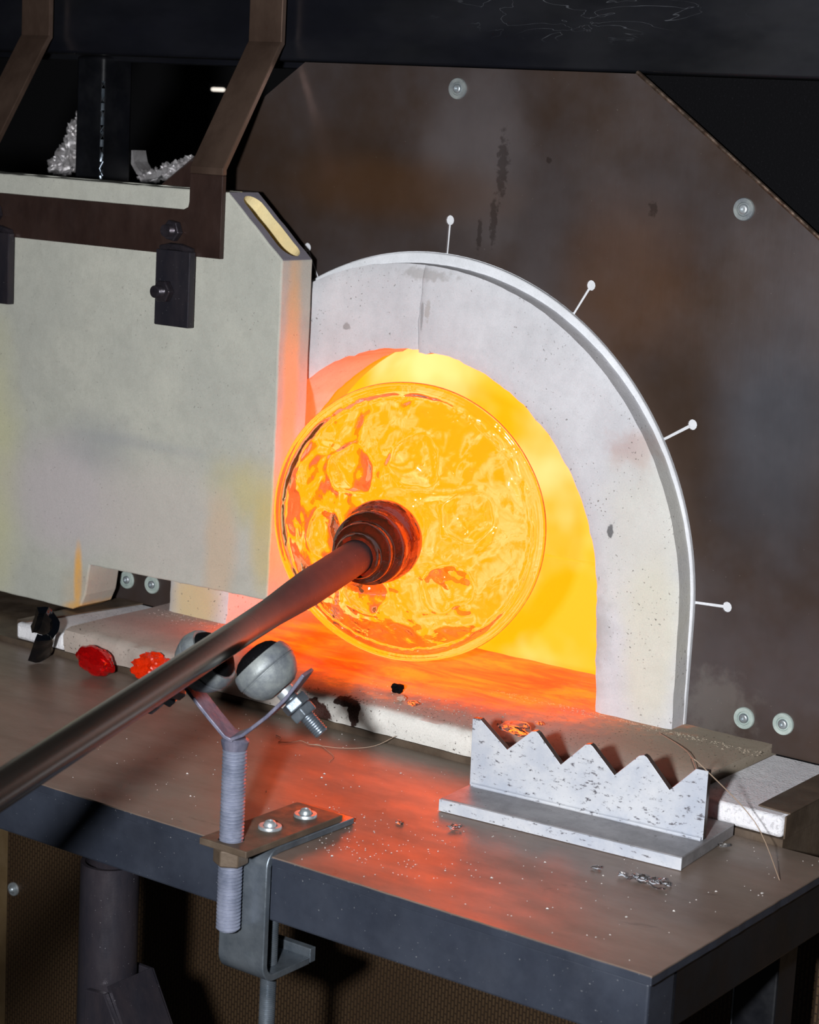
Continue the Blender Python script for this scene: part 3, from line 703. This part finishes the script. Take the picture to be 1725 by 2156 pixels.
# fork strap
def F(u_, z_, off=0): return T + e*u_ + Z*(ZT+z_) + dh*off
MB().strip([F(.0,.0045), F(.010,.0095), F(.030,.0275), F(.0455,.0445), F(.0560,.060), F(.0600,.0665)], .0115, dh, .0030).build('fork_arm', M['strap'], st, smooth=40, bevel=.0006)
MB().strip([F(.002,.0035), F(-.0055,.0062), F(-.020,.0205), F(-.0455,.0470), F(-.0555,.0575)], .0115, dh, .0030).build('fork_arm', M['strap'], st, smooth=40, bevel=.0006, label='violet grey strap arm leaning left')
MB().lathe([(.0102,-.006),(.0112,-.002),(.0118,.001),(.009,.0035),(0,.0038)], F(0,0), (0,0,1), 20).build('weld_bead', M['strap'], st)
def roller(sg):
    c = F(.0255 if sg > 0 else -.0300, .0625); axd = (e*(-.73*sg) + Z*.68).normalized(); b0 = c - axd*.0245
    R_ = .0258
    pr = [(.0085,-.0190),(.0125,-.0190),(.0185,-.0155),(.0226,-.0105),(.0250,-.0055),(.0260,-.0014),(.0266,-.0012),(.0266,-.0006),(.0256,-.0002),(.0264,.0004),(.0270,.0012),(.0266,.0050),(.0256,.0095),(.0240,.0120),(.0220,.0118),(.0215,.0100),(0,.0100)]
    b = MB().lathe(pr, c, axd, 40).build('ball_roller', M['ball'], st, smooth=45, label='grey steel ball roller, %s of the pipe' % ('right' if sg > 0 else 'left'))
    MB().lathe([(.0218,.0101),(.0212,.0130),(.0190,.0165),(.0150,.0195),(.0090,.0215),(0,.0222)], c, axd, 32).build('dark_end_dome', M['dark'], b, smooth=45)  # black dome filling the open end of the roller
    MB().cyl(c-axd*.0268, c-axd*.0202, .0078).build('spacer', M['zinc'], b)
    hub = c - axd*.0268
    MB().hexn(hub-axd*.0035, hub-axd*.0125, .0118, .25).build('hex_nut', M['galv'], b, smooth=0, bevel=.0006)
    MB().hexn(hub-axd*.0129, hub-axd*.0215, .0118, .6).build('hex_nut', M['galv'], b, smooth=0, bevel=.0006)
    MB().thread(hub-axd*.0400, hub, .0063, .0021, 20, .14).build('bolt_thread', M['galv'], b, smooth=30)
roller(1); roller(-1)

# ---------------------------------------------------------------- toothed rack
O = V((.246,-.253,0)); thr = radians(4.2); RM = Matrix.Translation(O) @ Matrix.Rotation(thr, 4, 'Z')
rk = thing('toothed_rack', 'whitewashed steel pipe rack with sawtooth top on a flat base', 'rack', (.36,-.24,0))
MB().box((-.001,-.050,.0003),(.2335,.060,.0118), RM).build('base_plate', M['bare'], rk, smooth=0, bevel=.001)
tp = [(0,.0120),(.2300,.0120),(.2300,.0735),(.2185,.0733),(.1957,.0496),(.1725,.0738),(.1695,.0752),(.1650,.0738),(.1431,.0515),(.1205,.0728),(.1180,.0742),(.1130,.0730),(.0905,.0500),(.0665,.0738),(.0640,.0752),(.0595,.0742),(.0362,.0526),(.0070,.0752),(-.001,.0745)]
MB().prism(tp, 0, .0065, 'y', RM).build('toothed_plate', M['painted'], rk, smooth=0, bevel=.0005, label='white sawtooth upright plate')
tpo = rk.children[-1] if len(rk.children) else None
for o_ in COL.objects:
    if o_.name.startswith('toothed_plate'):
        o_.data.materials.append(M['bracket'])
        for p_ in o_.data.polygons:
            if abs(p_.normal.dot(RM.to_3x3() @ V((0,1,0)))) < .5 and p_.center.z > .03: p_.material_index = 1
MB().box((-.0012,-.0515,.0006),(.2338,-.0501,.0112), RM).build('base_front_edge', M['painted'], rk, smooth=0, label='chipped white front edge of the base')
MB().tube([RM @ V((.003+.0113*i, -.0012, .0128+.0005*noise.noise(V((i,0,0))))) for i in range(21)], [.0022+.0007*noise.noise(V((i*1.7,2,0))) for i in range(21)], 8).build('weld_bead', M['painted'], rk)

# ---------------------------------------------------------------- glass chunks
def chunk(name, c, rad, mat, label, seed, rough, rot, sub=3, freq=1.5):
    mt = Matrix.Rotation(rot[2], 3, 'Z') @ Matrix.Rotation(rot[1], 3, 'Y') @ Matrix.Rotation(rot[0], 3, 'X')
    mb = MB().rock(c, rad, seed, rough, sub, mt, freq)
    zmin = min(v[2] for v in mb.v); mb.v = [(v[0], v[1], v[2]-zmin+.0003) for v in mb.v]
    # flatten the underside a little
    mb.v = [(x, y, max(z, .0012+.0006*noise.noise(V((x*200,y*200,0))))) if z < .003 else (x,y,z) for x, y, z in mb.v]
    o = mb.build(name, mat, None, smooth=28); return tag(o, label, 'glass')
# black chunk: curled thick shard
mb = MB(); vs = []; fs = []; na, nz = 18, 10
for k_, rr in ((0, .0165), (1, .0105)):
    for i in range(na+1):
        a = radians(-20 + 215*i/na)
        for j in range(nz+1):
            z = j/nz; fl_ = 1 + .25*(1-z)**2 + .18*z
            r = rr*fl_*(1+.10*noise.noise(V((cos(a)*2,sin(a)*2,z*3+k_))))
            vs.append((r*cos(a)*1.1, r*sin(a), (z-.5)*.046*(1+.12*noise.noise(V((a*2,k_,0))))))
W_ = nz+1; q0 = (na+1)*W_
for b in (0, q0):
    for i in range(na):
        for j in range(nz):
            q = (b+i*W_+j, b+i*W_+j+1, b+(i+1)*W_+j+1, b+(i+1)*W_+j); fs.append(q if b else q[::-1])
rim = [i*W_ for i in range(na+1)] + [na*W_+j for j in range(1,W_)] + [i*W_+nz for i in range(na-1,-1,-1)] + [j for j in range(nz-1,0,-1)]
for a, b in zip(rim, rim[1:]+rim[:1]): fs.append((a, b, b+q0, a+q0))
mt = Matrix.Translation((-.352,-.210,.0235)) @ Matrix.Scale(-1, 4, V((.809,.586,.053)).normalized()) @ Matrix.Rotation(radians(10),4,'Z') @ Matrix.Rotation(radians(50),4,'X') @ Matrix.Rotation(radians(110),4,'Z') @ Matrix.Scale(1.0,4)
mb.add(vs, fs, mt); zm = min(v[2] for v in mb.v); mb.v = [(x,y,z-zm+.0004) for x,y,z in mb.v]
tag(mb.build('glass_chunk', M['blackglass'], None, smooth=35), 'curled black glass chunk leaning on the left white board', 'glass')
chunk('glass_chunk', (-.270,-.203,.014), (.0225,.013,.0145), M['redglass'], 'dark red glass chunk between the black and the orange ones', 4, .34, (0,.12,.15), 4, 1.0)
chunk('glass_chunk', (-.208,-.182,.012), (.0235,.013,.0155), M['orangeglass'], 'bright orange-red glass chunk half hidden by the pipe', 9, .4, (0,-.2,.1), 4, 2.2)

# foil / fibre clumps behind the door
def clump(c, parts, label, seed):
    mb = MB()
    for i, (dx, dy, dz, r) in enumerate(parts): mb.rock((c[0]+dx,c[1]+dy,c[2]+dz), (r[0],r[1],r[2]), seed+i, .5, 4, None, 2.2)
    return tag(mb.build('foil_clump', M['foil'], None, smooth=20), label, 'foil')
clump((-.668,.15,.508), [(.002,0,.045,(.018,.016,.026)),(-.004,0,.024,(.022,.018,.02)),(-.026,0,.014,(.016,.014,.013)),(.012,0,.066,(.014,.013,.018))], 'tall crumpled silvery foil wad standing left of the black post', 3)
mb = MB().strip([(-.545,.13,.547),(-.541,.13,.533),(-.532,.13,.522),(-.520,.13,.516),(-.500,.13,.520),(-.485,.13,.528)], .012, (0,1,0), .006)
for i in range(7): mb.rock((-.527+.012*i,.128+.004*(i%3),.516+.0035*i), (.009,.010,.008), i+20, .8, 3, None, 2.8)
tag(mb.build('foil_clump', M['foil'], None, smooth=20), 'low curled silvery foil scrap right of the black post', 'foil')

# ---------------------------------------------------------------- scraps on the table
def shard(x, y, s_, label, seed, z0=0., mat='shard', name='glass_shard', group=None):
    mb = MB().rock((x,y,z0+s_*.35), (s_,s_*.55,s_*.35), seed, .7, 2, Matrix.Rotation(seed*1.3,3,'Z'), 1.8)
    zm = min(v[2] for v in mb.v); mb.v = [(a,b,c-zm+z0+.0002) for a,b,c in mb.v]
    return tag(mb.build(name, M[mat], None, smooth=20), label, 'glass', group)
shard(.4810,-.2085,.0055,'small clear glass crumb on the table right of the rack base', 5)
shard(.2880,-.3360,.0060,'flat pale glass flake on the table just in front of the rack base', 8)
shard(.2440,-.3570,.0045,'pale glass flake left of the flat flake, in front of the rack', 12)
shard(.4290,-.3330,.0045,'tiny clear flake left of the twisted glass thread', 15)
shard(.4560,-.2230,.0040,'bluish clear crumb close to the right corner of the rack base', 19)
shard(.2325,-.1560,.0160,'clear glass lump on the slab behind the first rack tooth', 22, .0345)
shard(.2290,-.1100,.0050,'small clear crumb behind the first rack tooth', 24, .0345)
tag(MB().rock((.0625,-.1150,.0385),(.0060,.0055,.0048), 3, .5, 3).build('slag_pebble', M['dark'], None, smooth=30), 'dark slag pebble on the glowing hearth floor', 'pebble')
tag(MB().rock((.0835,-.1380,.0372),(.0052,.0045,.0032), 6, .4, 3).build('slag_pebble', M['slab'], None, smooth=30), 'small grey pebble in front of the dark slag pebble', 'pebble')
tag(MB().rock((.1020,-.1430,.0368),(.0062,.0045,.0028), 7, .4, 3).build('slag_pebble', M['shard'], None, smooth=30), 'pale rounded glass pebble right of the grey pebble', 'pebble')
# twisted glass threads
mb = MB()
mb.tube([(.452+.0022*i, -.338+.002*sin(i*.9)+.0008*i, .0025+.0015*sin(i*1.3)) for i in range(20)], [.0009+.0011*abs(sin(i*1.1)) for i in range(20)], 6)
mb.tube([(.450+.0024*i, -.332-.0004*i, .0018+.001*cos(i)) for i in range(20)], .0007, 6)
for i in range(6): mb.rock((.466+.005*i,-.332+.002*(i%2),.004),(.0035,.002,.002), i+40, .6, 2)
tag(mb.build('glass_thread', M['shard'], None, smooth=40), 'twisted clear glass thread on the table in front of the rack', 'glass')
def fibre(pts, r, label, mat='thread'):
    # Catmull-Rom through the points
    P_ = [V(p) for p in pts]; out = []
    P2 = [P_[0]]+P_+[P_[-1]]
    for i in range(1, len(P2)-2):
        a, b, c, d = P2[i-1:i+3]
        for k in range(6):
            t_ = k/6; out.append(.5*((2*b)+(c-a)*t_+(2*a-5*b+4*c-d)*t_*t_+(3*b-a-3*c+d)*t_**3))
    out.append(P_[-1]); return tag(MB().tube(out, r, 5).build('fibre_strand', M[mat], None, smooth=40), label, 'fibre')
fibre([(.330,-.055,.037),(.385,-.10,.040),(.43,-.165,.042),(.458,-.236,.081),(.475,-.235,.072),(.51,-.21,.03),(.555,-.25,.0012)], .00045, 'long thin straw-like strand draped over the right end of the rack')
fibre([(.002,-.232,.001),(.012,-.236,.0012),(.018,-.247,.001),(.028,-.238,.001),(.032,-.230,.0014),(.045,-.232,.001),(.052,-.226,.001),(.070,-.236,.001),(.085,-.246,.001),(.092,-.262,.001)], .00035, 'thin curly strand on the table behind the right ball roller')
fibre([(.045,-.232,.0012),(.070,-.222,.001),(.085,-.208,.001),(.098,-.195,.004),(.108,-.178,.012)], .00035, 'thin straight strand lying against the front of the hearth slab')
# fine glass grit, too many to count
mb = MB(); rg_ = random.Random(11)
def grit(n_, fx, fy, s0, s1, z0):
    for i in range(n_):
        x, y = fx(), fy(); s_ = rg_.uniform(s0, s1); a = rg_.uniform(0, pi); h = s_*.5
        mb.add([(x+s_*cos(a),y+s_*sin(a),z0),(x+s_*.6*cos(a+2.1),y+s_*.6*sin(a+2.1),z0),(x+s_*.7*cos(a+4),y+s_*.7*sin(a+4),z0),(x,y,z0+h)], [(0,1,3),(1,2,3),(2,0,3),(0,2,1)])
grit(260, lambda: rg_.uniform(-.1,.56), lambda: rg_.uniform(-.49,-.18), .0005, .0011, .0002)
grit(160, lambda: rg_.gauss(.25,.06), lambda: rg_.uniform(-.46,-.36), .0005, .0012, .0002)
grit(24, lambda: rg_.uniform(.0,.56), lambda: rg_.uniform(-.48,-.2), .0014, .0024, .0002)
tag(mb.build('glass_grit', M['dust'], None, smooth=0), 'fine glass grit scattered over the table top', 'grit', kind='stuff')
mb = MB()
grit(420, lambda: rg_.uniform(.13,.43), lambda: min(-.031, -.031-abs(rg_.gauss(0,.008))), .0006, .0022, .0342)
grit(160, lambda: rg_.uniform(.02,.20), lambda: rg_.uniform(-.168,-.10), .0006, .0022, .0342)
grit(120, lambda: rg_.uniform(-.34,-.22), lambda: rg_.gauss(-.04,.012), .0005, .0016, .0342)
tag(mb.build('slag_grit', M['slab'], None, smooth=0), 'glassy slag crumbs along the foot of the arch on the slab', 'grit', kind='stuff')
# lamp far behind, on a stand
LX, LZ = -1.3255, .639
MB().box((LX-.01,1.19,-.9),(LX+.01,1.21,LZ+.01)).build('stand', M['dark'], lamp)
MB().box((LX-.03,1.181,LZ-.006),(LX+.02,1.195,LZ+.01)).build('lamp_body', M['dark'], lamp)
MB().box((LX-.018,1.17,LZ-.004),(LX+.012,1.18,LZ+.003)).build('lamp_tube', M['lamp'], lamp, bevel=.004)
lamp.location = (LX,1.2,-.9)
for ch in lamp.children: ch.matrix_parent_inverse = Matrix.Translation(lamp.location).inverted()
